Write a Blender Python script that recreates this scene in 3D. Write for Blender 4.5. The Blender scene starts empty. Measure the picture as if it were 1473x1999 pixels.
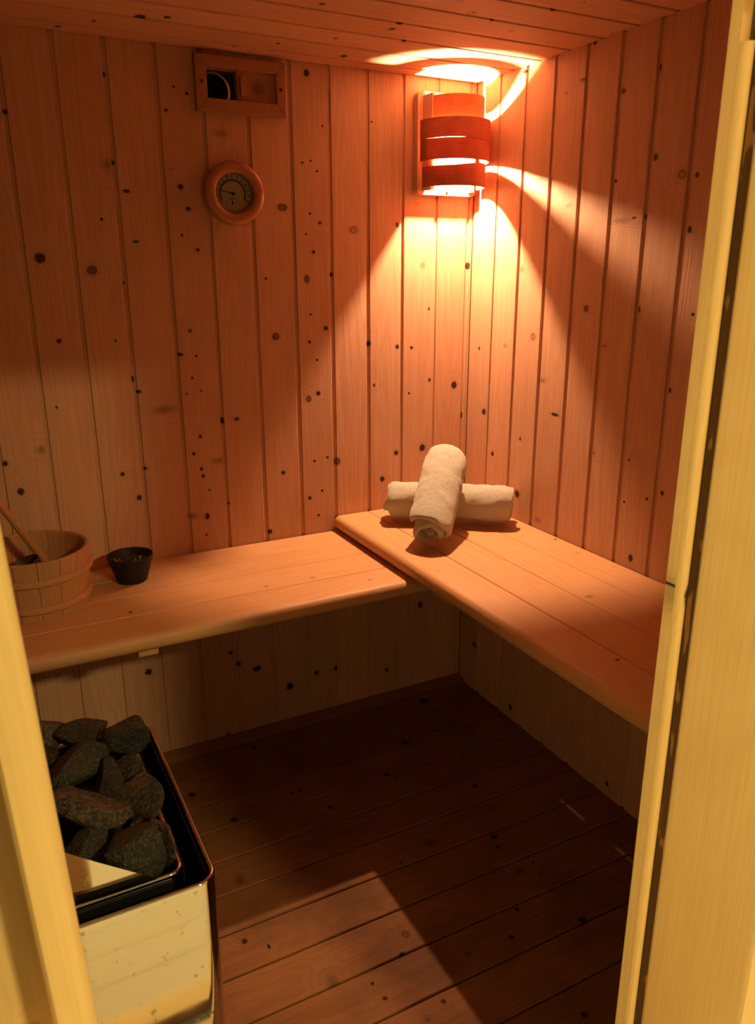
import bpy, bmesh, math, random
from mathutils import Vector, Matrix, noise as mnoise
sc = bpy.context.scene
COL = sc.collection

# ------------------------------------------------------------------ camera
F = Vector((0.4408, 0.8476, -0.2949)).normalized()
CAM = (-1.4784, -2.1855, 1.4607)
R0 = Vector((math.cos(0.4795), -math.sin(0.4795), 0)); U0 = R0.cross(F)
ROLL = -0.0022
R = R0 * math.cos(ROLL) + U0 * math.sin(ROLL); U = U0 * math.cos(ROLL) - R0 * math.sin(ROLL)
cd = bpy.data.cameras.new('camera'); cam = bpy.data.objects.new('camera', cd); COL.objects.link(cam)
cam.matrix_world = Matrix(((R.x, U.x, -F.x, CAM[0]), (R.y, U.y, -F.y, CAM[1]), (R.z, U.z, -F.z, CAM[2]), (0, 0, 0, 1)))
cd.sensor_fit = 'HORIZONTAL'; cd.sensor_width = 36.0; cd.lens = 1521.33 * 36 / 1473
cd.clip_start = 0.02
cd.dof.use_dof = True; cd.dof.focus_distance = 2.0; cd.dof.aperture_fstop = 12.0
sc.camera = cam

# ------------------------------------------------------------------ world, exposure, outer lights
w = bpy.data.worlds.new('world'); sc.world = w; w.use_nodes = True
w.node_tree.nodes['Background'].inputs[0].default_value = (0.01, 0.008, 0.005, 1)
w.node_tree.nodes['Background'].inputs[1].default_value = 0.2
sc.view_settings.view_transform = 'Standard'; sc.view_settings.look = 'None'
sc.view_settings.gamma = 1.0; sc.view_settings.use_curve_mapping = False
sc.view_settings.exposure = 0.0
sc.cycles.diffuse_bounces = 6
BULB_L = 23500.0
BULB_COL = (1.0, 0.59, 0.29)
HALL_W = 72.0
HALL_COL = (1.0, 0.76, 0.29)
JAMB_FILL_L = 170.0
HALL_POS = (-0.36, -3.5, 2.27)
# ------------------------------------------------------------------ helpers
rnd = random.Random(7)
def link(name, me, mat=None, parent=None, mw=None):
    o = bpy.data.objects.new(name, me); COL.objects.link(o)
    if mat is not None:
        me.materials.clear(); me.materials.append(mat)
    if parent is not None: o.parent = parent
    if mw is not None: o.matrix_basis = mw
    return o
def obj(name, bm, mat=None, parent=None, mw=None, smooth=False):
    me = bpy.data.meshes.new(name)
    bmesh.ops.recalc_face_normals(bm, faces=bm.faces)
    if smooth:
        for f in bm.faces: f.smooth = True
    bm.to_mesh(me); bm.free()
    if smooth:
        try: me.set_sharp_from_angle(angle=math.radians(35))
        except Exception: pass
    return link(name, me, mat, parent, mw)
def thing(name, label, cat, loc=(0, 0, 0), group=None):
    o = bpy.data.objects.new(name, None); COL.objects.link(o); o.location = loc
    o.empty_display_size = 0.05
    o['label'] = label; o['category'] = cat
    if group: o['group'] = group
    return o
def tag(o, label, cat, group=None):
    o['label'] = label; o['category'] = cat
    if group: o['group'] = group
    return o
def struct(name, bm=None, mat=None, parent=None):
    if bm is None:
        o = bpy.data.objects.new(name, None); COL.objects.link(o)
    else: o = obj(name, bm, mat, parent)
    if parent is None: o['kind'] = 'structure'
    return o
def box(bm, a, b, bevel=0.0, seg=2):
    x0, y0, z0 = [min(p, q) for p, q in zip(a, b)]; x1, y1, z1 = [max(p, q) for p, q in zip(a, b)]
    r = bmesh.ops.create_cube(bm, size=1.0)
    bmesh.ops.scale(bm, vec=(x1 - x0, y1 - y0, z1 - z0), verts=r['verts'])
    bmesh.ops.translate(bm, vec=((x0 + x1) / 2, (y0 + y1) / 2, (z0 + z1) / 2), verts=r['verts'])
    if bevel > 0:
        es = set()
        for v in r['verts']: es.update(v.link_edges)
        bmesh.ops.bevel(bm, geom=list(es), offset=bevel, segments=seg, affect='EDGES', profile=0.5)
def B(*a, **k):
    bm = bmesh.new(); box(bm, *a, **k); return bm
def prism(bm, pts, l0, l1, fn):
    """closed 2D profile pts extruded from l0 to l1; fn(u, d, l) -> xyz"""
    n = len(pts)
    v0 = [bm.verts.new(fn(u, d, l0)) for u, d in pts]; v1 = [bm.verts.new(fn(u, d, l1)) for u, d in pts]
    for i in range(n):
        j = (i + 1) % n
        bm.faces.new((v0[i], v0[j], v1[j], v1[i]))
    bm.faces.new(v0[::-1]); bm.faces.new(v1)
def lathe(bm, prof, seg=48, cx=0, cy=0, a0=0.0, a1=2 * math.pi, closed=True):
    """profile (r, z) revolved about z; first and last point may lie on the axis"""
    rings = []
    full = abs(a1 - a0 - 2 * math.pi) < 1e-6
    n = seg if full else seg + 1
    for r, z in prof:
        if r < 1e-7: rings.append([bm.verts.new((cx, cy, z))])
        else: rings.append([bm.verts.new((cx + r * math.cos(a0 + (a1 - a0) * k / seg), cy + r * math.sin(a0 + (a1 - a0) * k / seg), z)) for k in range(n)])
    m = len(rings)
    for i in range(m if closed else m - 1):
        A, Bq = rings[i], rings[(i + 1) % m]
        if len(A) == 1 and len(Bq) == 1: continue
        for k in range(seg):
            k2 = (k + 1) % n
            if len(A) == 1: bm.faces.new((A[0], Bq[k], Bq[k2]))
            elif len(Bq) == 1: bm.faces.new((A[k], Bq[0], A[k2]))
            else: bm.faces.new((A[k], Bq[k], Bq[k2], A[k2]))
    if not full and closed:
        for e in (0, n - 1):
            try: bm.faces.new([q[e] for q in rings])
            except ValueError: pass
def tube(bm, pts, r, seg=10, caps=True):
    pts = [Vector(p) for p in pts]; rings = []
    up = Vector((0.3, 0.5, 0.81))
    for i, p in enumerate(pts):
        t = (pts[min(i + 1, len(pts) - 1)] - pts[max(i - 1, 0)]).normalized()
        a = t.cross(up).normalized(); b = t.cross(a)
        rr = r[i] if isinstance(r, (list, tuple)) else r
        rings.append([bm.verts.new(p + (a * math.cos(2 * math.pi * k / seg) + b * math.sin(2 * math.pi * k / seg)) * rr) for k in range(seg)])
    for i in range(len(rings) - 1):
        for k in range(seg):
            bm.faces.new((rings[i][k], rings[i][(k + 1) % seg], rings[i + 1][(k + 1) % seg], rings[i + 1][k]))
    if caps:
        bm.faces.new(rings[0][::-1]); bm.faces.new(rings[-1])
def rrect(x0, y0, x1, y1, r, seg=6):
    p = []
    for cx, cy, a in ((x1 - r, y1 - r, 0), (x0 + r, y1 - r, 90), (x0 + r, y0 + r, 180), (x1 - r, y0 + r, 270)):
        for k in range(seg + 1):
            t = math.radians(a + 90 * k / seg); p.append((cx + r * math.cos(t), cy + r * math.sin(t)))
    return p
def frame_m(x, y, z):   # matrix with the given local axes as world vectors; origin set later
    return Matrix(((x[0], y[0], z[0], 0), (x[1], y[1], z[1], 0), (x[2], y[2], z[2], 0), (0, 0, 0, 1)))
def at(m, p):
    q = m.copy(); q.translation = Vector(p); return q
M_BACK = frame_m((1, 0, 0), (0, 1, 0), (0, 0, 1))
M_RIGHT = frame_m((0, -1, 0), (1, 0, 0), (0, 0, 1))
M_LEFT = frame_m((0, 1, 0), (-1, 0, 0), (0, 0, 1))
M_FRONT = frame_m((-1, 0, 0), (0, -1, 0), (0, 0, 1))
M_CEIL = frame_m((0, 1, 0), (0, 0, 1), (1, 0, 0))
M_FLOOR = frame_m((0, -1, 0), (0, 0, -1), (1, 0, 0))
M_BENCHR = frame_m((1, 0, 0), (0, 0, -1), (0, 1, 0))

# ------------------------------------------------------------------ materials
class NB:
    def __init__(s, name):
        s.m = bpy.data.materials.new(name); s.m.use_nodes = True
        s.t = s.m.node_tree; s.n = s.t.nodes; s.l = s.t.links
        s.bsdf = s.n['Principled BSDF']; s.out = s.n['Material Output']
    def new(s, ty, **k):
        q = s.n.new(ty)
        for a, v in k.items(): setattr(q, a, v)
        return q
    def put(s, sock, v):
        if isinstance(v, bpy.types.NodeSocket): s.l.new(v, sock)
        else: sock.default_value = v
    def math(s, op, a, b=None, c=None, clamp=False):
        q = s.new('ShaderNodeMath', operation=op, use_clamp=clamp); s.put(q.inputs[0], a)
        if b is not None: s.put(q.inputs[1], b)
        if c is not None: s.put(q.inputs[2], c)
        return q.outputs[0]
    def vmath(s, op, a, b=None):
        q = s.new('ShaderNodeVectorMath', operation=op); s.put(q.inputs[0], a)
        if b is not None: s.put(q.inputs[1], b)
        return q.outputs['Value'] if op in ('LENGTH', 'DISTANCE', 'DOT_PRODUCT') else q.outputs[0]
    def map(s, v, a, b, c=0.0, d=1.0, smooth=True):
        q = s.new('ShaderNodeMapRange', interpolation_type='SMOOTHSTEP' if smooth else 'LINEAR')
        s.put(q.inputs[0], v)
        for i, x in enumerate((a, b, c, d)): q.inputs[i + 1].default_value = x
        return q.outputs[0]
    def mix(s, f, a, b, blend='MIX'):
        q = s.new('ShaderNodeMix', data_type='RGBA', blend_type=blend); s.put(q.inputs[0], f)
        s.put(q.inputs[6], a); s.put(q.inputs[7], b); return q.outputs[2]
    def noise(s, vec, scale=1.0, detail=2.0, rough=0.5):
        q = s.new('ShaderNodeTexNoise'); s.put(q.inputs['Vector'], vec)
        q.inputs['Scale'].default_value = scale; q.inputs['Detail'].default_value = detail; q.inputs['Roughness'].default_value = rough
        return q.outputs[0]
    def bump(s, h, strength=0.2, dist=0.002):
        q = s.new('ShaderNodeBump'); s.put(q.inputs['Height'], h)
        q.inputs['Strength'].default_value = strength; q.inputs['Distance'].default_value = dist
        s.l.new(q.outputs[0], s.bsdf.inputs['Normal'])
    def coord(s):
        return s.new('ShaderNodeTexCoord').outputs['Object']
def c4(c, k=1.0): return (c[0] * k, c[1] * k, c[2] * k, 1)
PINE = (0.63, 0.365, 0.250); PINE_D = (0.37, 0.170, 0.095)
def wood(name, seed=0, knots=(), light=PINE, dark=PINE_D, figure=1.0, rough=0.55, tint=1.0, stain=0.0, cathedral=None, spec=0.3, fine=1.0):
    """pine seen along local z: u = x across, z along; knots = (u, z, ru, rz, kind)"""
    b = NB(name); r = random.Random(seed * 31 + 5)
    P = b.coord()
    off = (r.uniform(-9, 9), r.uniform(-9, 9), r.uniform(-9, 9))
    wob = b.noise(b.vmath('MULTIPLY', b.vmath('ADD', P, off), (25, 25, 9)), 1.0, 2)
    core = None; dmin = None; ring = None; flow = None
    sep = b.new('ShaderNodeSeparateXYZ'); b.put(sep.inputs[0], P)
    cmb = b.new('ShaderNodeCombineXYZ'); b.put(cmb.inputs[0], sep.outputs[0]); b.put(cmb.inputs[2], sep.outputs[2]); P2 = cmb.outputs[0]
    jit = b.math('MULTIPLY_ADD', b.noise(b.vmath('MULTIPLY', b.vmath('ADD', P, off), (180, 180, 180)), 1.0, 1), 0.5, -0.25)
    for (u, z, ru, rz, k) in knots:
        d = b.vmath('LENGTH', b.vmath('MULTIPLY', b.vmath('SUBTRACT', P2, (u, 0, z)), (1 / ru, 0, 1 / rz)))
        dj = b.math('ADD', d, jit)
        s = {0: 0.96, 1: 0.95, 2: 0.42, 3: 0.85}[k]
        m = b.map(dj, 0.72, 1.15, s, 0.0) if k != 2 else b.map(dj, 0.2, 1.3, s, 0.0)
        if k in (1, 3):
            m = b.math('MULTIPLY', m, b.map(dj, 0.55, 0.85, 0.72 if k == 1 else 0.3, 1.0))
        core = m if core is None else b.math('MAXIMUM', core, m)
        dm = b.math('MULTIPLY', d, 1.0 if max(ru, rz) > .005 else 1.6)
        dmin = dm if dmin is None else b.math('MINIMUM', dmin, dm)
    g1 = b.noise(b.vmath('MULTIPLY', b.vmath('ADD', P, off), (9 * figure, 9 * figure, 0.55)), 1.0, 1.5, 0.4)
    if dmin is not None: g1 = b.math('ADD', g1, b.map(dmin, 0.4, 5.0, 0.10, 0.0))
    ringn = b.math('SINE', b.math('MULTIPLY', b.math('MULTIPLY_ADD', wob, 0.012, g1), 150.0))
    ringn = b.map(ringn, -0.2, 1.0, 0.0, 1.0)
    fg = b.noise(b.vmath('MULTIPLY', b.vmath('ADD', P, off), (420, 420, 6)), 1.0, 2, 0.6)
    fg2 = b.noise(b.vmath('MULTIPLY', b.vmath('ADD', P, off), (60, 60, 1.2)), 1.0, 3, 0.6)
    cl = b.noise(b.vmath('MULTIPLY', b.vmath('ADD', P, off), (7, 7, 1.6)), 1.0, 2)
    t = tint * r.uniform(0.94, 1.06)
    col = b.mix(b.math('MULTIPLY', ringn, 0.15), c4(light, t), c4(dark, t))
    col = b.mix(b.map(fg, 0.3, 0.75, 0.0, 0.30 * fine), col, c4(dark, t))
    col = b.mix(b.map(fg2, 0.42, 0.8, 0.0, 0.16), col, c4(dark, t))
    col = b.mix(b.map(cl, 0.35, 0.8, 0.0, 0.20), col, c4((dark[0] * 1.25, dark[1] * 1.1, dark[2]), t))
    if stain > 0:
        W = b.new('ShaderNodeNewGeometry').outputs['Position']
        sn = b.noise(W, 3.2, 4, 0.62)
        col = b.mix(b.map(sn, 0.42, 0.72, 0.0, stain), col, (0.05, 0.025, 0.012, 1))
    if dmin is not None:
        col = b.mix(b.map(dmin, 0.7, 2.2, 0.22, 0.0), col, c4(dark, 0.8))
        col = b.mix(core, col, (0.022, 0.008, 0.005, 1))
    b.put(b.bsdf.inputs['Base Color'], col)
    b.bsdf.inputs['Roughness'].default_value = rough
    b.bsdf.inputs['Specular IOR Level'].default_value = spec
    b.bump(b.math('ADD', b.math('MULTIPLY', fg, 0.6), b.math('MULTIPLY', ringn, -0.3)), 0.25, 0.0012)
    return b.m
def plain(name, col, rough=0.5, metal=0.0, var=0.12, scale=30.0, spec=0.5, bump=0.0):
    b = NB(name); P = b.coord()
    n = b.noise(P, scale, 4, 0.6)
    b.put(b.bsdf.inputs['Base Color'], b.mix(n, c4(col, 1 - var), c4(col, 1 + var)))
    b.bsdf.inputs['Roughness'].default_value = rough; b.bsdf.inputs['Metallic'].default_value = metal
    b.bsdf.inputs['Specular IOR Level'].default_value = spec
    if bump: b.bump(n, bump, 0.002)
    return b.m
def steel(name, rough=0.09):
    b = NB(name); P = b.coord()
    n = b.noise(P, 26, 3, 0.6); sp = b.noise(P, 75, 2, 0.5)
    spot = b.map(sp, 0.64, 0.74, 0.0, 1.0)
    b.put(b.bsdf.inputs['Base Color'], b.mix(b.math('MULTIPLY', spot, 0.55), (0.78, 0.76, 0.72, 1), (0.38, 0.33, 0.26, 1)))
    b.bsdf.inputs['Metallic'].default_value = 1.0
    b.put(b.bsdf.inputs['Roughness'], b.math('ADD', b.math('MULTIPLY_ADD', n, 0.08, rough - 0.04), b.math('MULTIPLY', spot, 0.15)))
    b.bump(b.noise(P, 6, 1, 0.5), 0.03, 0.01)
    return b.m

m_back = plain('backing', (0.16, 0.09, 0.04), 0.8)
m_steel = steel('polished_steel', 0.07)
m_steel_d = plain('dark_steel', (0.02, 0.019, 0.018), 0.45, 0.6)
m_black = plain('black_rubber', (0.012, 0.010, 0.009), 0.6)
m_screw = plain('screw_metal', (0.05, 0.04, 0.035), 0.4, 0.8)

# ------------------------------------------------------------------ boards
def board_mesh(name, wd, ln, g, t, th=0.012, bev=0.0015, z0=0.0):
    bm = bmesh.new()
    pts = [(0, t), (g, t), (g, bev), (g + bev, 0), (wd - bev, 0), (wd, bev), (wd, th), (0, th)]
    prism(bm, pts, z0, z0 + ln, lambda u, d, l: (u, d, l))
    return bm
KB=[(-1.318, 1.819, 0.0067, 0.0066, 0), (-1.282, 1.494, 0.0142, 0.0145, 0), (-1.162, 1.465, 0.015, 0.0125, 1), (-1.126, 1.588, 0.005, 0.0049, 0), (-1.099, 1.717, 0.0125, 0.0154, 2), (-1.084, 1.723, 0.005, 0.0059, 0), (-1.058, 1.657, 0.0102, 0.0049, 0), (-1.046, 1.536, 0.0091, 0.0038, 0), (-1.086, 1.434, 0.0039, 0.0038, 0), (-0.919, 1.908, 0.0039, 0.0035, 0), (-0.887, 1.895, 0.0053, 0.0047, 0), (-0.943, 1.852, 0.0052, 0.0047, 0), (-0.942, 1.715, 0.0053, 0.0037, 2), (-0.92, 1.673, 0.0081, 0.0075, 0), (-0.903, 1.62, 0.0082, 0.0063, 0), (-0.925, 1.554, 0.0041, 0.0039, 0), (-1.087, 1.92, 0.0049, 0.0078, 0), (-0.801, 1.808, 0.0181, 0.0099, 2), (-0.639, 1.632, 0.0167, 0.0107, 1), (-0.419, 1.577, 0.0134, 0.0113, 3), (-0.548, 1.515, 0.0064, 0.0056, 0), (-0.571, 1.44, 0.0096, 0.0128, 1), (-0.696, 1.442, 0.0046, 0.0042, 0), (-0.673, 1.281, 0.0126, 0.0116, 1), (-0.526, 1.594, 0.0064, 0.0055, 0), (-0.556, 1.618, 0.0047, 0.0041, 0), (-0.575, 1.75, 0.0046, 0.0039, 0), (-0.55, 1.756, 0.0039, 0.0033, 0), (-0.531, 1.73, 0.0047, 0.004, 0), (-0.512, 1.847, 0.0039, 0.0032, 0), (-0.57, 1.563, 0.0039, 0.0034, 0), (-0.492, 1.452, 0.0066, 0.0072, 0), (-0.562, 1.34, 0.0041, 0.0037, 0), (-0.514, 1.299, 0.0083, 0.0075, 0), (-0.568, 1.261, 0.0057, 0.0052, 0), (-0.372, 1.248, 0.0106, 0.0093, 0), (-0.545, 1.207, 0.005, 0.0046, 0), (-0.885, 1.517, 0.0056, 0.0052, 0), (-0.909, 1.237, 0.0043, 0.0042, 0), (-0.922, 1.306, 0.0057, 0.0055, 0), (-0.358, 1.869, 0.0041, 0.0033, 0), (-0.925, 1.177, 0.0043, 0.0043, 0), (-0.902, 1.14, 0.0037, 0.0036, 0), (-0.803, 1.051, 0.0092, 0.0061, 0), (-0.846, 1.049, 0.0061, 0.0119, 0), (-0.914, 1.01, 0.0059, 0.006, 0), (-0.936, 0.961, 0.0059, 0.006, 0), (-0.866, 0.932, 0.0228, 0.0095, 2), (-0.917, 0.914, 0.006, 0.0061, 0), (-0.913, 0.893, 0.006, 0.0062, 0), (-0.898, 0.848, 0.0038, 0.0039, 0), (-0.842, 0.799, 0.0039, 0.004, 0), (-0.909, 0.769, 0.0077, 0.0111, 0), (-0.954, 0.776, 0.021, 0.0098, 2), (-0.916, 0.712, 0.0046, 0.0048, 0), (-0.576, 1.092, 0.01, 0.0109, 1), (-0.544, 1.107, 0.0084, 0.0078, 0), (-0.666, 0.873, 0.0075, 0.0073, 0), (-0.717, 0.691, 0.0083, 0.0084, 0), (-0.562, 0.898, 0.0052, 0.0049, 0), (-0.518, 0.905, 0.0052, 0.005, 0), (-0.485, 0.888, 0.0124, 0.0133, 1), (-0.538, 0.799, 0.0053, 0.0051, 0), (-0.581, 0.781, 0.0069, 0.0067, 0), (-0.553, 0.72, 0.0053, 0.0052, 0), (-0.353, 1.119, 0.0045, 0.0064, 0), (-0.208, 1.654, 0.0054, 0.0058, 2), (-0.273, 1.595, 0.007, 0.0087, 0), (-0.182, 1.479, 0.0111, 0.0121, 2), (-0.014, 1.477, 0.0098, 0.0125, 0), (-0.157, 1.347, 0.0038, 0.0063, 0), (-0.271, 1.234, 0.0074, 0.0079, 0), (-0.219, 1.229, 0.0066, 0.0056, 0), (-0.227, 1.085, 0.0048, 0.005, 0), (-0.15, 1.123, 0.0058, 0.0067, 0), (-0.055, 1.1, 0.0121, 0.0136, 0), (-0.023, 0.996, 0.0083, 0.014, 0), (-0.174, 0.9, 0.0119, 0.014, 0), (-0.273, 0.893, 0.0086, 0.0086, 0), (-0.556, 1.974, 0.009, 0.01, 0), (-0.324, 0.811, 0.0095, 0.0105, 0), (-1.261, 1.292, 0.0074, 0.0077, 0), (-1.121, 1.287, 0.0039, 0.004, 0), (-0.953, 1.243, 0.0085, 0.0056, 0), (-1.087, 1.183, 0.0054, 0.0096, 0), (-1.074, 1.149, 0.0082, 0.0056, 0), (-1.286, 1.123, 0.0038, 0.004, 0), (-1.01, 1.095, 0.0337, 0.0131, 2), (-1.336, 1.015, 0.0124, 0.0123, 2), (-1.426, 0.988, 0.0072, 0.0081, 0), (-1.138, 0.925, 0.0068, 0.0073, 0), (-1.075, 0.934, 0.0056, 0.0059, 0), (-1.399, 0.909, 0.0098, 0.0111, 0), (-1.099, 0.852, 0.0084, 0.009, 0), (-0.944, 1.134, 0.0036, 0.0036, 0), (-1.121, 0.308, 0.0119, 0.0122, 0), (-0.842, 0.264, 0.0084, 0.0092, 0), (-0.783, 0.233, 0.0154, 0.0116, 0), (-0.672, 0.14, 0.0145, 0.0139, 0), (-0.575, 0.166, 0.0093, 0.0099, 0), (-0.502, 0.164, 0.0115, 0.0102, 0), (-0.306, 0.108, 0.0083, 0.0084, 0), (-0.866, 0.311, 0.0082, 0.0073, 0), (-0.89, 0.023, 0.0068, 0.0078, 0), (-0.172, 0.331, 0.0106, 0.014, 0)]
KR=[(-0.74, 1.712, 0.008, 0.0089, 0), (-0.824, 1.667, 0.0133, 0.0108, 3), (-0.866, 1.662, 0.0057, 0.0063, 0), (-0.616, 1.672, 0.0071, 0.0048, 0), (-0.862, 1.549, 0.0073, 0.0087, 0), (-0.719, 1.584, 0.0066, 0.0069, 0), (-0.689, 1.583, 0.0084, 0.0035, 0), (-0.647, 1.579, 0.035, 0.0062, 2), (-0.45, 1.627, 0.0164, 0.0065, 2), (-0.546, 1.365, 0.0099, 0.0092, 1), (-0.733, 1.37, 0.0051, 0.0085, 0), (-0.898, 1.366, 0.0058, 0.0045, 0), (-0.33, 1.277, 0.0118, 0.0117, 3), (-0.198, 1.241, 0.0104, 0.0062, 2), (-0.059, 1.222, 0.0058, 0.0065, 0), (-0.098, 1.021, 0.0115, 0.0118, 0), (-0.854, 1.188, 0.0062, 0.0072, 0), (-0.261, 1.466, 0.0097, 0.01, 2), (-0.383, 1.156, 0.0184, 0.0076, 2), (-0.449, 1.066, 0.0199, 0.0054, 0), (-0.626, 1.274, 0.0149, 0.003, 2), (-0.155, 0.892, 0.0084, 0.0086, 0), (-0.295, 0.967, 0.0051, 0.0064, 0), (-0.112, 1.616, 0.0106, 0.0073, 2), (-0.294, 0.791, 0.0129, 0.0135, 0), (-0.401, 0.734, 0.0168, 0.0093, 2), (-0.617, 0.988, 0.0079, 0.0071, 2), (-0.747, 0.995, 0.0044, 0.0041, 0), (-0.819, 0.909, 0.005, 0.0054, 0), (-0.744, 0.882, 0.0045, 0.0042, 0), (-0.866, 0.936, 0.0064, 0.0066, 0), (-0.785, 0.738, 0.0089, 0.0114, 0), (-0.507, 1.997, 0.0074, 0.0048, 0), (-0.471, 1.922, 0.0097, 0.0051, 0), (-0.728, 1.9, 0.0063, 0.0085, 0), (-0.618, 1.871, 0.0086, 0.0069, 0), (-0.232, 1.987, 0.0092, 0.0054, 0), (-0.154, 1.973, 0.0074, 0.0068, 2), (-0.411, 1.903, 0.0061, 0.005, 2), (-0.096, 0.179, 0.0126, 0.0114, 0), (-0.781, 0.039, 0.0078, 0.0109, 0), (-0.319, 0.042, 0.011, 0.0112, 0)]
KC=[(-0.497, -0.416, 0.0092, 0.0107, 0), (-0.493, -0.369, 0.0094, 0.0113, 0), (-0.396, -0.554, 0.01, 0.0122, 0), (-0.237, -0.482, 0.0092, 0.0104, 0), (-0.461, -0.604, 0.0072, 0.0085, 0), (-0.419, -0.293, 0.0063, 0.0081, 0), (-0.491, -0.101, 0.0106, 0.0145, 0), (-0.579, -0.241, 0.0049, 0.0081, 0), (-0.324, -0.529, 0.0054, 0.0064, 0), (-1.033, -0.192, 0.0148, 0.0235, 0), (-0.979, -0.22, 0.0085, 0.0118, 0), (-1.186, -0.038, 0.0084, 0.0094, 0), (-1.119, -0.119, 0.0052, 0.0083, 0), (-0.775, -0.065, 0.0064, 0.0094, 0), (-0.687, -0.136, 0.0065, 0.009, 0), (-0.248, -0.649, 0.0079, 0.0084, 0)]
KF=[(-0.2, -0.089, 0.017, 0.0167, 0), (-0.387, -0.279, 0.0145, 0.0162, 0), (-0.994, -0.382, 0.0094, 0.0113, 0), (-0.52, -0.398, 0.0095, 0.0099, 0), (-1.05, -0.608, 0.0131, 0.0208, 2), (-0.734, -0.457, 0.0074, 0.0088, 0), (-0.391, -0.775, 0.0094, 0.009, 0), (-0.408, -0.908, 0.0153, 0.0112, 2), (-0.555, -0.714, 0.0188, 0.0161, 2), (-0.763, -0.945, 0.0093, 0.0108, 3), (-0.797, -0.99, 0.0079, 0.007, 0), (-1.054, -0.832, 0.0042, 0.0081, 0), (-0.964, -0.984, 0.0157, 0.0238, 2), (-0.89, -1.026, 0.0045, 0.0049, 0), (-0.883, -1.07, 0.0062, 0.0052, 0), (-0.551, -1.066, 0.0081, 0.006, 0), (-0.374, -1.102, 0.0106, 0.0083, 0), (-0.667, -1.058, 0.0093, 0.0081, 2), (-1.069, -0.22, 0.011, 0.0128, 0), (-0.804, -0.346, 0.0048, 0.0069, 0), (-0.784, -0.348, 0.0048, 0.0069, 0), (-0.763, -0.482, 0.0073, 0.0086, 2)]
KBL=[(-0.59, -0.433, 0.007, 0.0073, 2), (-1.206, -0.346, 0.0046, 0.0066, 0), (-0.722, -0.347, 0.008, 0.0079, 2), (-0.855, -0.346, 0.0065, 0.0074, 2)]
KBR=[(-0.394, -1.151, 0.006, 0.0047, 0), (-0.019, -0.51, 0.006, 0.0058, 0), (-0.042, -0.631, 0.0075, 0.0069, 2), (-0.026, -0.755, 0.0054, 0.0047, 2), (-0.223, -0.879, 0.0146, 0.0099, 2)]

def pick(knots, axis_u, a, b, org_u, sgn, org_l):
    """knots of one surface whose u lies on the board [a, b]; returned in board coordinates"""
    o = []
    for (p, q, rp, rq, k) in knots:
        u = (p, q)[axis_u]; l = (p, q)[1 - axis_u]; ru = (rp, rq)[axis_u]; rl = (rp, rq)[1 - axis_u]
        if a <= u < b: o.append(((u - org_u) * sgn, l - org_l, ru * .92, rl * .92, k))
    return o
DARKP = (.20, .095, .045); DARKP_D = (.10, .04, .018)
H = 2.0; XL = -1.75; YF = -1.56
seed = [10]
def nxt():
    seed[0] += 1; return seed[0]
def extra(wd, ln, n, r, z0=0.0):
    return [(r.uniform(.015, wd - .01), r.uniform(z0, z0 + ln), s, s * r.uniform(.8, 1.3), 0 if r.random() < .6 else 2) for s in [r.uniform(.003, .008) for _ in range(n)]]

# back wall, with the hole of the air vent
HX0, HX1, HZ0, HZ1 = -0.838, -0.755, 1.887, 1.958
bm = bmesh.new()
box(bm, (XL - .1, .012, 0), (HX0, .11, H)); box(bm, (HX1, .012, 0), (0.012, .11, H))
box(bm, (HX0, .012, 0), (HX1, .11, HZ0)); box(bm, (HX0, .012, HZ1), (HX1, .11, H))
wall_back = struct('wall_back', bm, m_back)
gx = [-1.6807, -1.5623, -1.4440, -1.3256, -1.2070, -1.0894, -.9702, -.8526, -.7338, -.6138, -.4978, -.3784, -.2615, -.1430, -.0245]
edges = [XL] + gx + [0.0]
for a, b in zip(edges[:-1], edges[1:]):
    mt = wood('pine_wall', nxt(), pick(KB, 0, a, b, a, 1, 0.0))
    wd = b - a
    if abs(a + .8526) < 1e-4:
        bm = board_mesh('board', wd, HZ0, .011, .0055)
        prism(bm, [(0, .0055), (.011, .0055), (.011, .0015), (.0125, 0), (wd - .0015, 0), (wd, .0015), (wd, .012), (0, .012)], HZ1, H, lambda u, d, l: (u, d, l))
        prism(bm, [(0, .0055), (.011, .0055), (.011, .0015), (.0125, 0), (HX0 - a, 0), (HX0 - a, .012), (0, .012)], HZ0, HZ1, lambda u, d, l: (u, d, l))
        prism(bm, [(HX1 - a, 0), (wd - .0015, 0), (wd, .0015), (wd, .012), (HX1 - a, .012)], HZ0, HZ1, lambda u, d, l: (u, d, l))
    else: bm = board_mesh('board', wd, H, min(.012, wd * .4), .005)
    obj('board', bm, mt, wall_back, at(M_BACK, (a, 0, 0)))
# right wall
wall_right = struct('wall_right', B((.012, YF - .0, 0), (.11, .11, H)), m_back)
gy = [0.0, -.1180, -.2379, -.3604, -.4806, -.6000, -.7185, -.8393, -.9575, -1.0760, -1.1945, -1.3130, -1.4315, YF]
for a, b in zip(gy[:-1], gy[1:]):
    kn = pick(KR, 0, b, a, a, -1, 0.0)
    obj('board', board_mesh('board', a - b, H, .012 if a < 0 else .0008, .005), wood('pine_wall', nxt(), kn), wall_right, at(M_RIGHT, (0, a, 0)))
# left wall, hidden beside the door
wall_left = struct('wall_left', B((XL - .1, YF, 0), (XL - .012, .11, H)), m_back)
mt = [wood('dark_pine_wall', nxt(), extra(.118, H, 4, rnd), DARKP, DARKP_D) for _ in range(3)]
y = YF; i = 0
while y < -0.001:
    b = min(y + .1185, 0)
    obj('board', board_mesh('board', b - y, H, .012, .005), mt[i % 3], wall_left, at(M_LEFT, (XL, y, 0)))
    y = b; i += 1
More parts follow.
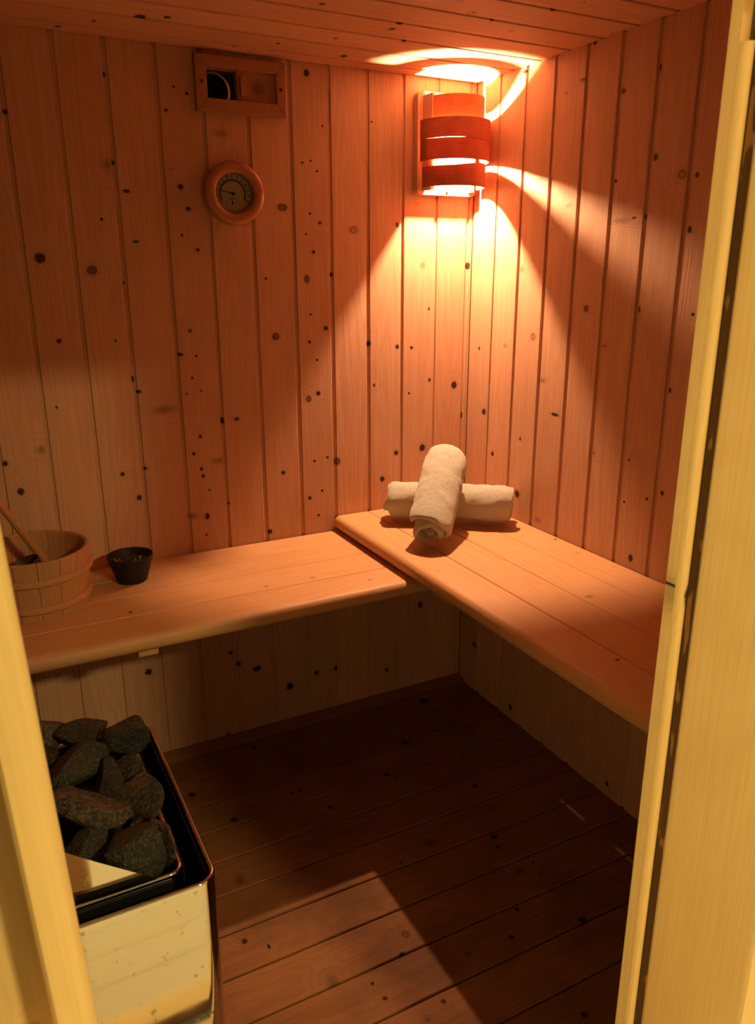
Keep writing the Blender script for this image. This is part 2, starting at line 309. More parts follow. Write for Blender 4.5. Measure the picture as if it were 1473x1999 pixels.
# ceiling
ceiling = struct('ceiling', B((XL - .1, YF - .0, H + .012), (.11, .11, H + .1)), m_back)
cy = [0.0, -.067, -.186, -.304, -.421, -.537, -.655, -.772, -.890, -1.008, -1.126, -1.244, -1.362, -1.480, YF]
for a, b in zip(cy[:-1], cy[1:]):
    kn = pick(KC, 1, b, a, b, 1, XL)
    if b < -.5: kn += extra(a - b, -XL, 2, rnd)
    kn = [(k[0], k[1], k[2], k[3] * (1.0), k[4]) for k in kn]
    obj('board', board_mesh('board', a - b, -XL, .0085, .009), wood('pine_ceiling', nxt(), kn), ceiling, at(M_CEIL, (XL, b, H)))
# floor
floor = struct('floor', B((XL - .1, -1.66, -.1), (.11, .11, -.018)), m_back)
fy = [0.0, -.041, -.156, -.279, -.399, -.518, -.635, -.754, -.872, -.990, -1.108, -1.226, -1.344, -1.462, -1.575]
FL = (0.29, 0.120, 0.052); FD = (0.105, 0.042, 0.018)
for a, b in zip(fy[:-1], fy[1:]):
    kn = pick(KF, 1, b, a, a, -1, XL)
    kn += extra(a - b, 1.2, 2, rnd, 0.3)
    obj('board', board_mesh('board', a - b, -XL, .0045, .012, .018, .002), wood('floor_board', nxt(), kn, FL, FD, rough=.6, stain=.5, spec=.10), floor, at(M_FLOOR, (XL, a, 0)))
bm = bmesh.new()
prism(bm, [(0, 0), (0, -.020), (-.006, -.020), (-.034, -.010), (-.040, -.006), (-.040, 0)], XL, 0, lambda u, d, l: (l, u, -d))
base = struct('baseboard_back', None)
obj('strip', bm, wood('floor_strip', nxt(), (), FL, FD), base)
# the strip's grain runs along x: its own frame
# ------------------------------------------------------------------ front wall and door
m_hall = plain('hall_paint', (0.12, 0.11, 0.09), 0.7, scale=8, var=.04)
m_hall_l = plain('hall_paint_light', (0.86, 0.83, 0.76), 0.7, scale=8, var=.04)
HXL = -2.15
DX0, DX1, DZ = -1.53, -.727, 1.745
bm = bmesh.new()
box(bm, (HXL, YF - .012, -.02), (DX0, -1.70, 2.35)); box(bm, (DX1, YF - .012, -.02), (.4, -1.70, 2.35)); box(bm, (DX0, YF - .012, DZ + .02), (DX1, -1.70, 2.35))
wall_front = struct('wall_front', bm, m_hall)
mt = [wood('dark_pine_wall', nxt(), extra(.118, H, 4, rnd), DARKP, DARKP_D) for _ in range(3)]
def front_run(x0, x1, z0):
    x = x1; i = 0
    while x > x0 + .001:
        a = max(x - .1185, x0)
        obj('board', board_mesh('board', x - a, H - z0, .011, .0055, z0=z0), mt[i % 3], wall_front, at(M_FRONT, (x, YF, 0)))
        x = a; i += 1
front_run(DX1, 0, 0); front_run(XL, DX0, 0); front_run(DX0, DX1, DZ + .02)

DOORL = (0.90, 0.67, 0.33); DOORD = (0.70, 0.46, 0.18)
def dwood(k=(), fig=.7, **kw): return wood('door_pine', nxt(), k, DOORL, DOORD, figure=fig, **kw)
door = struct('door_1', None)
def vert(name, pts, z0, z1, mat, parent=door, org=None, smooth=False):
    """plan polygon extruded upwards as a part, its frame at the polygon's first point"""
    o = org or pts[0]
    bm = bmesh.new(); prism(bm, [(x - o[0], y - o[1]) for x, y in pts], z0, z1, lambda u, d, l: (u, d, l))
    return obj(name, bm, mat, parent, Matrix.Translation((o[0], o[1], 0)), smooth)
def shaded_glue():  # glue blotches over a dark brown that stands for shade in the slot
    b_ = NB('glue_and_shade'); P = b_.vmath('MULTIPLY', b_.coord(), (60, 60, 16)); n = b_.noise(P, 1.0, 2, .5)
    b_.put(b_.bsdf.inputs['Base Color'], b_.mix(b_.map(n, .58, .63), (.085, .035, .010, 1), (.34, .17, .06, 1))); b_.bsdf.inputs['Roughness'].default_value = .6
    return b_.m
# right side: stop strip with rounded nose, slot, jamb board, casing
SX = -.766; JX = -.732
vert('rear_stop', [(SX, -1.570), (SX, -1.584), (SX + .0135, -1.584), (SX + .0135, -1.570)], 0.0, DZ, dwood([(.004, 1.101, .016, .0022, 0), (.006, 1.090, .012, .03, 2)], 1.2))
arc = [(SX + .0073 - .0071 * math.cos(t), -1.5842 - .0105 * math.sin(t)) for t in [math.radians(a) for a in range(0, 181, 15)]]
st = vert('stop_strip', arc, 0.0, 1.674, dwood([(.013, 1.090, .0075, .017, 0)], 1.2), org=(SX, -1.59), smooth=True)
vert('rebate', [(SX + .0137, -1.572), (SX + .0137, -1.5880), (JX - .0002, -1.5880), (JX - .0002, -1.572)], 0.0, DZ, shaded_glue())  # fills the slot; its shade is put into the colour, with glue blotches
obj('gap_shade', B((SX + .0148, -1.5892, 0), (SX + .0185, -1.5881, DZ)), m_black, door)  # black strip standing for the shade in the narrow gap
bm = bmesh.new()
jp = [(JX, -1.5812), (JX, -1.727), (JX + .003, -1.733), (JX + .009, -1.735), (JX + .0175, -1.735), (JX + .0175, -1.5812)]
vert('jamb', jp, 0.0, DZ, dwood(fig=.35, fine=1.3), smooth=True)
vert('casing', [(JX + .0205, -1.701), (JX + .0205, -1.716), (JX + .025, -1.720), (-.640, -1.720), (-.634, -1.714), (-.634, -1.701)], 0.0, DZ + .07, dwood([(.05, .6, .006, .008, 0)]))
# left side: proud stop strip, jamb and casing, leaning a little out of plumb
n0 = len(door.children)
arc = [(-1.469 + .011 * math.cos(t), -1.639 - .011 * math.sin(t)) for t in [math.radians(a) for a in (0, 22, 45, 67, 90)]]
left_parts = [vert('stop_strip', [(-1.458, -1.575)] + arc + [(-1.486, -1.650), (-1.489, -1.647), (-1.489, -1.575)], 0.0, DZ, dwood(fig=.5), smooth=True),
    vert('jamb', [(-1.4892, -1.572), (-1.4892, -1.600), (-1.528, -1.600), (-1.528, -1.572)], 0.0, DZ, dwood([(-.018, .85, .010, .006, 0)], .5)),
    vert('casing', [(-1.4895, -1.6002), (-1.4895, -1.612), (-1.66, -1.612), (-1.66, -1.701), (-1.5305, -1.701), (-1.5305, -1.6002)], 0.0, DZ + .07, dwood([(-.022, .86, .012, .005, 2), (-.06, .5, .008, .006, 0)], .5))]
for o in left_parts:
    T = Matrix.Translation((-1.458, 0, .875)); o.matrix_basis = T @ Matrix.Rotation(math.radians(-2.1), 4, 'Y') @ T.inverted() @ o.matrix_basis
# lintel and sill
bm = B((-.04, -.005, 0), (.04, .02, .722), bevel=.003)
obj('lintel', B((-.0125, -.065, 0), (.0125, .098, .802), bevel=.003), dwood(), door, at(frame_m((0, 0, -1), (0, 1, 0), (1, 0, 0)), (-1.529, -1.670, DZ + .0135)))
obj('sill', B((-.045, 0, 0), (.045, .035, .70), bevel=.004), dwood(), door, at(M_FLOOR, (-1.4575, -1.70, .022)))
obj('threshold_strip', B((-.0215, 0, 0), (.0215, .030, .685), bevel=.003), dwood(), door, at(M_FLOOR, (-1.4575, -1.569, .016)))
obj('seal_strip', B((-1.457, -1.622, -.012), (-.770, -1.592, .014), bevel=.002), m_black, door)

# ------------------------------------------------------------------ hall outside the door
m_hallfloor = [wood('hall_plank', nxt(), (), (.74, .66, .52), (.56, .47, .34), figure=.5, rough=.4, fine=.6) for _ in range(3)]
fl2 = struct('floor_hall', B((HXL, -4.2, -.1), (.4, -1.62, -.012)), m_back)
y = -1.748; row = 0
while y > -4.2:
    x = HXL - (.37 * row) % 1.2; wdt = min(.19, y + 4.2)
    while x < .4:
        a, b = max(x, HXL), min(x + 1.2, .4)
        if b - a > .02:
            obj('plank', board_mesh('plank', wdt, b - a, .003, .005, .012, .0015), m_hallfloor[(row + int(x * 3)) % 3], fl2, at(M_FLOOR, (a, y, 0)))
        x += 1.2
    y -= .19; row += 1
struct('wall_hall_left', B((HXL - .1, -4.3, 0), (HXL, -1.70, 2.35)), m_hall_l)
struct('wall_hall_right', B((.4, -4.3, 0), (.5, -1.70, 2.35)), m_hall)
struct('wall_hall_back', B((HXL, -4.3, 0), (.4, -4.2, 2.35)), m_hall)
struct('ceiling_hall', B((HXL - .1, -4.3, 2.35), (.5, -1.70, 2.45)), plain('hall_ceiling', (.30, .28, .25), .8, scale=6, var=.03))
hl = thing('ceiling_light', 'round hall ceiling light behind the camera, outside the sauna door', 'light', (HALL_POS[0], HALL_POS[1], 2.35))
bm = bmesh.new(); lathe(bm, [(0, 0), (.19, 0), (.19, -.03), (.165, -.045), (.160, -.045), (.160, -.02), (0, -.02)], 40, closed=False)
obj('rim', bm, plain('lamp_rim', (.7, .68, .62), .4), hl, smooth=True)
ld = bpy.data.lights.new('hall_bulb', 'AREA'); ld.shape = 'DISK'; ld.size = .30; ld.energy = HALL_W; ld.color = HALL_COL
lo = bpy.data.objects.new('hall_bulb', ld); COL.objects.link(lo); lo.parent = hl; lo.location = (0, 0, -.05)

jamb_fill = thing('fill_light', 'small globe light added out of view left of the door to brighten its right jamb', 'light', (-1.95, -1.70, 1.45))  # unseen lamp, added only to brighten the right door jamb
bm = bmesh.new(); lathe(bm, [(0, -.0005), (.045, -.0005), (.045, .012), (.040, .016), (0, .016)], 28, closed=False); tube(bm, [(0, 0, .014), (0, 0, .052)], .012, 12)
obj('mount', bm, plain('mount_metal', (.5, .48, .42), .35, 1.0), jamb_fill, Matrix.Rotation(math.pi / 2, 4, 'X'), True)
b = NB('fill_glow'); e = b.new('ShaderNodeEmission'); e.inputs[0].default_value = (*HALL_COL, 1); e.inputs[1].default_value = JAMB_FILL_L; b.l.new(e.outputs[0], b.out.inputs[0])
bm = bmesh.new(); bmesh.ops.create_icosphere(bm, subdivisions=3, radius=.05); obj('globe', bm, b.m, jamb_fill, Matrix.Translation((0, -.100, 0)), True)

# ------------------------------------------------------------------ benches
ZL, ZR = .662, .709
BL = (0.59, 0.325, 0.165); BD = (0.41, 0.19, 0.082)
def plank_mesh(wd, ln, th, front=None, gap=.0008, ends=0):
    """plank along z, face at y = 0; front = 'lo'/'hi' puts a bullnose on that side"""
    pts = []
    r = th * .5; e = .0022
    if front == 'lo':
        pts += [(r * .9 - r * .9 * math.sin(math.radians(a)), r - r * math.cos(math.radians(a))) for a in range(180, -1, -15)]
        pts += [(wd - gap - e, 0), (wd - gap, e), (wd - gap, th)]
    elif front == 'hi':
        pts += [(gap, th), (gap, e), (gap + e, 0)]
        pts += [(wd - r * .9 + r * .9 * math.sin(math.radians(a)), r - r * math.cos(math.radians(a))) for a in range(0, 181, 15)]
    else:
        pts += [(gap, th), (gap, e), (gap + e, 0), (wd - gap - e, 0), (wd - gap, e), (wd - gap, th)]
    bm = bmesh.new(); prism(bm, pts, 0, ln, lambda u, d, l: (u, d, l)); return bm
benchL = thing('sauna_bench', 'pale pine bench along the wall with the round gauge, carrying the pail', 'bench', (-.9, -.25, 0))
benchR = thing('sauna_bench', 'pale pine bench along the right wall, carrying the crossed rolled towels', 'bench', (-.25, -.8, 0))
iL, iR = Matrix.Translation((.9, .25, 0)), Matrix.Translation((.25, .8, 0))
ly = [-.002, -.118, -.242, -.372, -.500]
for i, (a, b) in enumerate(zip(ly[:-1], ly[1:])):
    kn = pick(KBL, 1, b, a, a, -1, XL + .002)
    obj('plank', plank_mesh(a - b, -.004 - XL, .042, 'hi' if i == 3 else None), wood('bench_pine', nxt(), kn, BL, BD, rough=.5, fine=.6, figure=.8), benchL, iL @ at(M_FLOOR, (XL + .002, a, ZL)), True)
lx = [-.500, -.378, -.250, -.126, -.002]
for i, (a, b) in enumerate(zip(lx[:-1], lx[1:])):
    kn = pick(KBR, 0, a, b, a, 1, YF + .002)
    obj('plank', plank_mesh(b - a, -YF - .004, .044, 'lo' if i == 0 else None), wood('bench_pine', nxt(), kn, BL, BD, rough=.5, fine=.6, figure=.8), benchR, iR @ at(M_BENCHR, (a, YF + .002, ZR)), True)
m_bear = wood('bearer_pine', nxt(), (), BL, BD)
for x in (-1.193, -.30): obj('bearer', B((x - .024, -.470, ZL - .066), (x + .024, -.002, ZL - .0421), bevel=.004), m_bear, benchL, iL)
for y in (-.598, -1.40): obj('bearer', B((-.470, y - .035, ZR - .066), (-.002, y + .035, ZR - .0441), bevel=.004), m_bear, benchR, iR)

# ------------------------------------------------------------------ wall lamp
LX, LY, LZ = -.118, -.075, 1.803
lamp = thing('wall_lamp', 'glowing sauna wall lamp with curved red wood veneer bands near the ceiling corner', 'lamp', (-.118, -.001, 1.68))
iA = Matrix.Translation((.118, .001, -1.68))
bm = bmesh.new()
prism(bm, rrect(-.222, 1.680, -.014, 1.957, .014, 4), -.0005, -.028, lambda u, d, l: (u, l, d))
obj('back_plate', bm, wood('lamp_pine', nxt(), [(.0, .06, .006, .01, 2)], figure=2), lamp, iA)
m_cheek = wood('lamp_cheek', nxt(), (), figure=2)
for x, yd in ((-.200, -.080), (-.036, -.046)): obj('cheek', B((x - .006, yd, 1.690), (x + .006, -.0282, 1.945), bevel=.0015), m_cheek, lamp, iA)
def veneer(name, col, trans):
    b = NB(name); P = b.coord()
    n = b.noise(b.vmath('MULTIPLY', P, (30, 30, 500)), 1, 3, .6); n2 = b.noise(P, 30, 2)
    c = b.mix(b.map(n, .3, .75, 0, .5), c4(col), c4(col, .55)); c = b.mix(b.map(n2, .4, .7, 0, .3), c, c4(col, .5))
    d = b.new('ShaderNodeBsdfDiffuse'); b.put(d.inputs[0], c)
    t = b.new('ShaderNodeBsdfTranslucent'); b.put(t.inputs[0], c4(trans))
    q = b.new('ShaderNodeAddShader'); b.l.new(d.outputs[0], q.inputs[0]); b.l.new(t.outputs[0], q.inputs[1])
    b.l.new(q.outputs[0], b.out.inputs[0]); return b.m
m_ven = veneer('veneer', (.38, .125, .08), (.026, .0036, .0022))
m_ven_lit = veneer('veneer_lit', (.48, .19, .085), (.05, .009, .0025))  # lighter copy for the top band, bulb light on it put into the colour
def band(z0, z1, r, cx, cyy, a0, a1, mat, lo=0.0, hi=0.0, th=.0012):
    bm = bmesh.new(); seg = 28; ring = []
    for k in range(seg + 1):
        t = math.radians(a0 + (a1 - a0) * k / seg); c, s = math.cos(t), math.sin(t)
        e = max(0.0, min(1.0, (math.degrees(t) - 240) / 50)); q0, q1 = z0 + lo * e, z1 + hi * e     # the edges drift towards the right end
        ring.append([bm.verts.new((cx + rr * c, cyy + rr * s, z)) for rr, z in ((r, q0), (r, q1), (r - th, q1), (r - th, q0))])
    for k in range(seg):
        for j in range(4): bm.faces.new((ring[k][j], ring[k + 1][j], ring[k + 1][(j + 1) % 4], ring[k][(j + 1) % 4]))
    bm.faces.new(ring[0]); bm.faces.new(ring[-1][::-1])
    return obj('veneer_band', bm, mat, lamp, iA, True)
band(1.878, 1.937, .086, -.118, -.062, 174, 366, m_ven_lit)
band(1.8236, 1.876, .1068, -.118, -.060, 172, 368, m_ven, lo=-.002)
band(1.767, 1.8226, .1055, -.118, -.060, 172, 368, m_ven, lo=.0, hi=.001)
band(1.697, 1.7515, .097, -.120, -.060, 172, 368, m_ven, hi=.009)
b = NB('bulb_glow'); e = b.new('ShaderNodeEmission'); e.inputs[0].default_value = (*BULB_COL, 1); e.inputs[1].default_value = BULB_L
b.l.new(e.outputs[0], b.out.inputs[0])
bm = bmesh.new(); lathe(bm, [(0, -.0105), (.0042, -.0096), (.0074, -.0074), (.0096, -.0040), (.0105, 0), (.0096, .0040), (.0074, .0074), (.0060, .0086), (0, .0090)], 20, closed=False)
bulb = obj('bulb', bm, b.m, lamp, iA @ Matrix.Translation((LX, LY, LZ)) @ Matrix.Rotation(-math.pi / 2, 4, 'X'), True); bulb.visible_shadow = True
bm = bmesh.new(); tube(bm, [(LX, LY + .0092, LZ), (LX, LY + .018, LZ), (LX, LY + .019, LZ), (LX, -.0282, LZ)], [.0065, .0065, .0105, .0105], 16)
obj('socket', bm, plain('socket_ceramic', (.6, .55, .5), .4), lamp, iA)
bm = bmesh.new(); lathe(bm, [(0, 0), (.004, 0), (.004, .002), (0, .003)], 12, closed=False)
obj('screw', bm, m_screw, lamp, iA @ Matrix.Translation((-.118, -.028, 1.689)) @ Matrix.Rotation(math.pi / 2, 4, 'X'))

# ------------------------------------------------------------------ air vent
vent = thing('air_vent', 'wooden framed air vent with a half open sliding panel under the ceiling', 'vent', (-.747, 0, 1.856))
iV = Matrix.Translation((.747, 0, -1.856))
VX0, VX1, VZ0, VZ1 = -.868, -.626, 1.856, 1.986; OX0, OX1 = -.838, -.651; YV = -.022
RED = (0.40, 0.185, 0.095); REDD = (0.26, 0.10, 0.042)
def rail(pts, mat):
    bm = bmesh.new(); prism(bm, pts, -.0005, YV, lambda u, d, l: (u, l, d))
    bmesh.ops.bevel(bm, geom=[e for e in bm.edges if all(abs(v.co.y - YV) < 1e-5 for v in e.verts)], offset=.0015, segments=1, affect='EDGES')
    obj('frame_rail', bm, mat, vent, iV)
g = .0006
m_rv = wood('vent_pine', nxt(), (), RED, REDD, figure=3)
m_rh = wood('vent_pine', nxt(), (), RED, REDD, figure=3)
rail([(VX0, VZ0), (VX1, VZ0), (OX1, HZ0 - g), (OX0, HZ0 - g)], m_rh); rail([(VX0, VZ1), (OX0, HZ1 + g), (OX1, HZ1 + g), (VX1, VZ1)], m_rh)
rail([(VX0, VZ0 + g), (OX0, HZ0), (OX0, HZ1), (VX0, VZ1 - g)], m_rv); rail([(VX1, VZ0 + g), (VX1, VZ1 - g), (OX1, HZ1), (OX1, HZ0)], m_rv)
pan = obj('sliding_panel', B((-.756, -.010, HZ0 - .001), (OX1 + .001, -.0008, HZ1 + .001)), wood('vent_panel', nxt(), [(-.70, 1.92, .02, .02, 2)], RED, REDD, figure=2), vent, iV)
obj('grip', B((-.750, -.021, 1.898), (-.735, -.0101, 1.944), bevel=.002), m_rv, pan)
for x, z in ((-.853, 1.923), (-.640, 1.921)):
    bm = bmesh.new(); lathe(bm, [(0, 0), (.0042, 0), (.0042, .0012), (.001, .0005), (0, .0005)], 14, closed=False)
    obj('screw', bm, m_screw, vent, iV @ Matrix.Translation((x, YV, z)) @ Matrix.Rotation(math.pi / 2, 4, 'X'))
bm = bmesh.new()
lathe(bm, [(.040, 0), (.041, 0), (.041, -.10), (.040, -.10)], 40)
lathe(bm, [(.0395, 0), (.044, .001), (.0445, .004), (.039, .003)], 40)
lathe(bm, [(.0, -.099), (.04, -.099), (.04, -.1), (0, -.1)], 40, closed=False)
obj('duct', bm, plain('duct_metal', (.65, .55, .38), .22, 1.0), vent, iV @ Matrix.Translation((-.811, .020, 1.911)) @ Matrix.Rotation(math.pi / 2, 4, 'X'), True)
obj('cavity', B((HX0 - .02, .111, HZ0 - .02), (HX1 + .02, .130, HZ1 + .02)), m_black, vent, iV)

# ------------------------------------------------------------------ thermometer
ga = thing('thermometer', 'round wooden sauna thermometer and hygrometer on the back wall', 'thermometer', (-.786, 0, 1.660))
MG = Matrix.Rotation(math.pi / 2, 4, 'X') @ Matrix.Diagonal((1.02, 1.0, 1.3, 1))       # lathe z -> -y (towards the room)
m_gw = wood('gauge_wood', nxt(), (), (.46, .19, .095), (.24, .08, .035), figure=2.0, rough=.3, spec=.5)
bm = bmesh.new(); lathe(bm, [(0, .0005), (.074, .0005), (.078, .004), (.076, .010), (.070, .013), (0, .013)], 8 * 6, closed=False)
obj('back_ring', bm, m_gw, ga, MG, True)
bm = bmesh.new(); lathe(bm, [(.050, .0131), (.073, .0131), (.0785, .018), (.080, .026), (.078, .033), (.073, .0365), (.064, .037), (.056, .036), (.0525, .034), (.050, .030)], 64)
obj('rim', bm, m_gw, ga, MG, True)
m_dial = plain('dial_paper', (.50, .43, .30), .7, var=.05)
bm = bmesh.new(); lathe(bm, [(0, .0135), (.0498, .0135), (.0498, .0145), (0, .0145)], 48, closed=False)
dial = obj('dial', bm, m_dial, ga, MG)
bm = bmesh.new()
def tick(bm, cx, cz, r0, r1, ang, wdt, y=.0147):
    a = math.radians(ang); d = Vector((math.cos(a), math.sin(a))); n = Vector((-d.y, d.x))
    p = [Vector((cx, cz)) + d * r0 + n * wdt, Vector((cx, cz)) + d * r0 - n * wdt, Vector((cx, cz)) + d * r1 - n * wdt, Vector((cx, cz)) + d * r1 + n * wdt]
    lo_ = [bm.verts.new((q.x, q.y, y)) for q in p]; hi_ = [bm.verts.new((q.x, q.y, y + .0004)) for q in p]
    bm.faces.new(hi_)
    for i in range(4): bm.faces.new((lo_[i], lo_[(i + 1) % 4], hi_[(i + 1) % 4], hi_[i]))
for k in range(25):
    an = 205 - k * 230 / 24
    tick(bm, 0, 0, .0335 if k % 2 == 0 else .0350, .0385, an, .0011 if k % 2 == 0 else .0006)
for k in range(24): tick(bm, 0, 0, .0318, .0345, 205 - (k + .5) * 230 / 24, .0042)
for k in range(13): tick(bm, 0, 0, .0420, .0462, 205 - k * 230 / 12, .0016)
for k in range(11): tick(bm, -.002, -.024, .0120, .0145, 170 - k * 16, .0009)
obj('scale_marks', bm, plain('dial_ink', (.03, .02, .015), .6), dial)
bm = bmesh.new(); tick(bm, 0, 0, -.009, .031, 168, .0011, .0175); lathe(bm, [(0, .0148), (.0035, .0148), (.0035, .0192), (0, .0195)], 14, closed=False)
obj('needle', bm, m_black, dial)
bm = bmesh.new(); tick(bm, -.002, -.024, -.005, .011, 97, .0007, .0165); lathe(bm, [(0, .0148), (.0022, .0148), (.0022, .0182), (0, .0184)], 12, -.002, -.024, closed=False)
obj('small_needle', bm, m_black, dial)
b = NB('gauge_glass'); b.bsdf.inputs['Transmission Weight'].default_value = 1; b.bsdf.inputs['Roughness'].default_value = .02
b.bsdf.inputs['Base Color'].default_value = (.95, .95, .92, 1); b.bsdf.inputs['IOR'].default_value = 1.1
bm = bmesh.new(); lathe(bm, [(0, .0270), (.0505, .0262), (.0505, .0272), (0, .0280)], 48, closed=False)
obj('glass', bm, b.m, ga, MG, True)

# ------------------------------------------------------------------ wooden pail, ladle, bowl
PX, PY = -1.400, -.182
pail = thing('water_pail', 'round wooden stave pail on the bench, partly behind the door frame', 'pail', (PX, PY, ZL))
rb, rt, hp = .119, .135, .150
NS = 16
m_st = [wood('stave_pine', nxt(), (), (.52, .27, .135), (.28, .115, .048), figure=2.0) for _ in range(4)]
for k in range(NS):
    a0 = 2 * math.pi * (k + .012) / NS; a1 = 2 * math.pi * (k + .988) / NS
    bm = bmesh.new(); lathe(bm, [(rb, 0), (rt, hp - .003), (rt - .003, hp), (rt - .009, hp), (rt - .012, hp - .003), (rb - .012, 0)], 4, 0, 0, a0, a1)
    obj('stave', bm, m_st[(k * 5) % 4], pail, None, True)
def rad(z): return rb + (rt - rb) * z / hp
m_hoop = wood('hoop_wood', nxt(), (), (.54, .26, .13), (.32, .13, .055))
for z in (.028, .098):
    bm = bmesh.new(); r = rad(z)
    lathe(bm, [(r + .0003, z - .009), (r + .004, z - .009), (r + .0085, z - .005), (r + .0095, z), (r + .0085, z + .005), (r + .004, z + .009), (r + .0008, z + .009)], 56)
    obj('hoop', bm, m_hoop, pail, None, True)
bm = bmesh.new(); lathe(bm, [(0, .006), (rb - .0118, .006), (rb - .0112, .018), (0, .018)], 40, closed=False); obj('bottom', bm, m_st[0], pail)
ladle = thing('ladle', 'dark scoop with a long wooden handle leaning in the wooden pail', 'ladle', (-1.385, -.175, .70))
iD = Matrix.Translation((1.385, .175, -.70))
bm = bmesh.new(); tube(bm, [(-1.362, -.165, .742), (-1.400, -.182, .822), (-1.440, -.203, .905), (-1.492, -.230, 1.010)], [.011, .010, .0095, .010], 10)
obj('handle', bm, wood('ladle_wood', nxt(), (), (.50, .24, .11), (.30, .12, .05), figure=3), ladle, iD, True)
bm = bmesh.new(); lathe(bm, [(0, .0), (.022, .002), (.036, .014), (.042, .036), (.0435, .062), (.0410, .062), (.0385, .036), (.032, .016), (0, .006)], 30, closed=False)
obj('cup', bm, plain('dark_wood', (.06, .028, .014), .5), ladle, iD @ Matrix.Translation((-1.405, -.215, .725)) @ Matrix.Rotation(math.radians(-22), 4, 'Y'), True)
bowl = thing('small_bowl', 'small black tapered bowl of dried herbs on the bench', 'bowl', (-1.161, -.134, ZL))
bm = bmesh.new(); lathe(bm, [(0, 0), (.036, 0), (.040, .003), (.0600, .0725), (.0590, .0745), (.0570, .0735), (.0385, .010), (0, .008)], 48, closed=False)
obj('body', bm, plain('black_ceramic', (.012, .008, .007), .55, spec=.3), bowl, None, True)
hb = bmesh.new(); rr = random.Random(3)
for k in range(330):
    r = .050 * math.sqrt(rr.random()); a = rr.uniform(0, 6.283); s = rr.uniform(.0015, .0045)
    q = bmesh.ops.create_cube(hb, size=1)['verts']
    bmesh.ops.scale(hb, vec=(s * rr.uniform(1, 2.4), s, s * .6), verts=q)
    bmesh.ops.rotate(hb, cent=(0, 0, 0), matrix=Matrix.Rotation(rr.uniform(0, 3), 3, Vector((rr.random(), rr.random(), 1)).normalized()), verts=q)
    bmesh.ops.translate(hb, vec=(r * math.cos(a), r * math.sin(a), .0515 + .004 * (1 - r / .05) + rr.uniform(-.002, .002)), verts=q)
b = NB('herbs'); rn = b.new('ShaderNodeNewGeometry').outputs['Random Per Island']
b.put(b.bsdf.inputs['Base Color'], b.mix(b.map(rn, .55, .95), (.035, .016, .008, 1), (.42, .20, .06, 1))); b.bsdf.inputs['Roughness'].default_value = .8
herb = obj('herbs', hb, b.m, bowl); herb['kind'] = 'stuff'
bm = bmesh.new(); lathe(bm, [(0, .010), (.0395, .012), (.0500, .048), (.0, .052)], 30, closed=False); obj('herb_bed', bm, plain('herb_bed', (.04, .018, .008), .9), bowl)

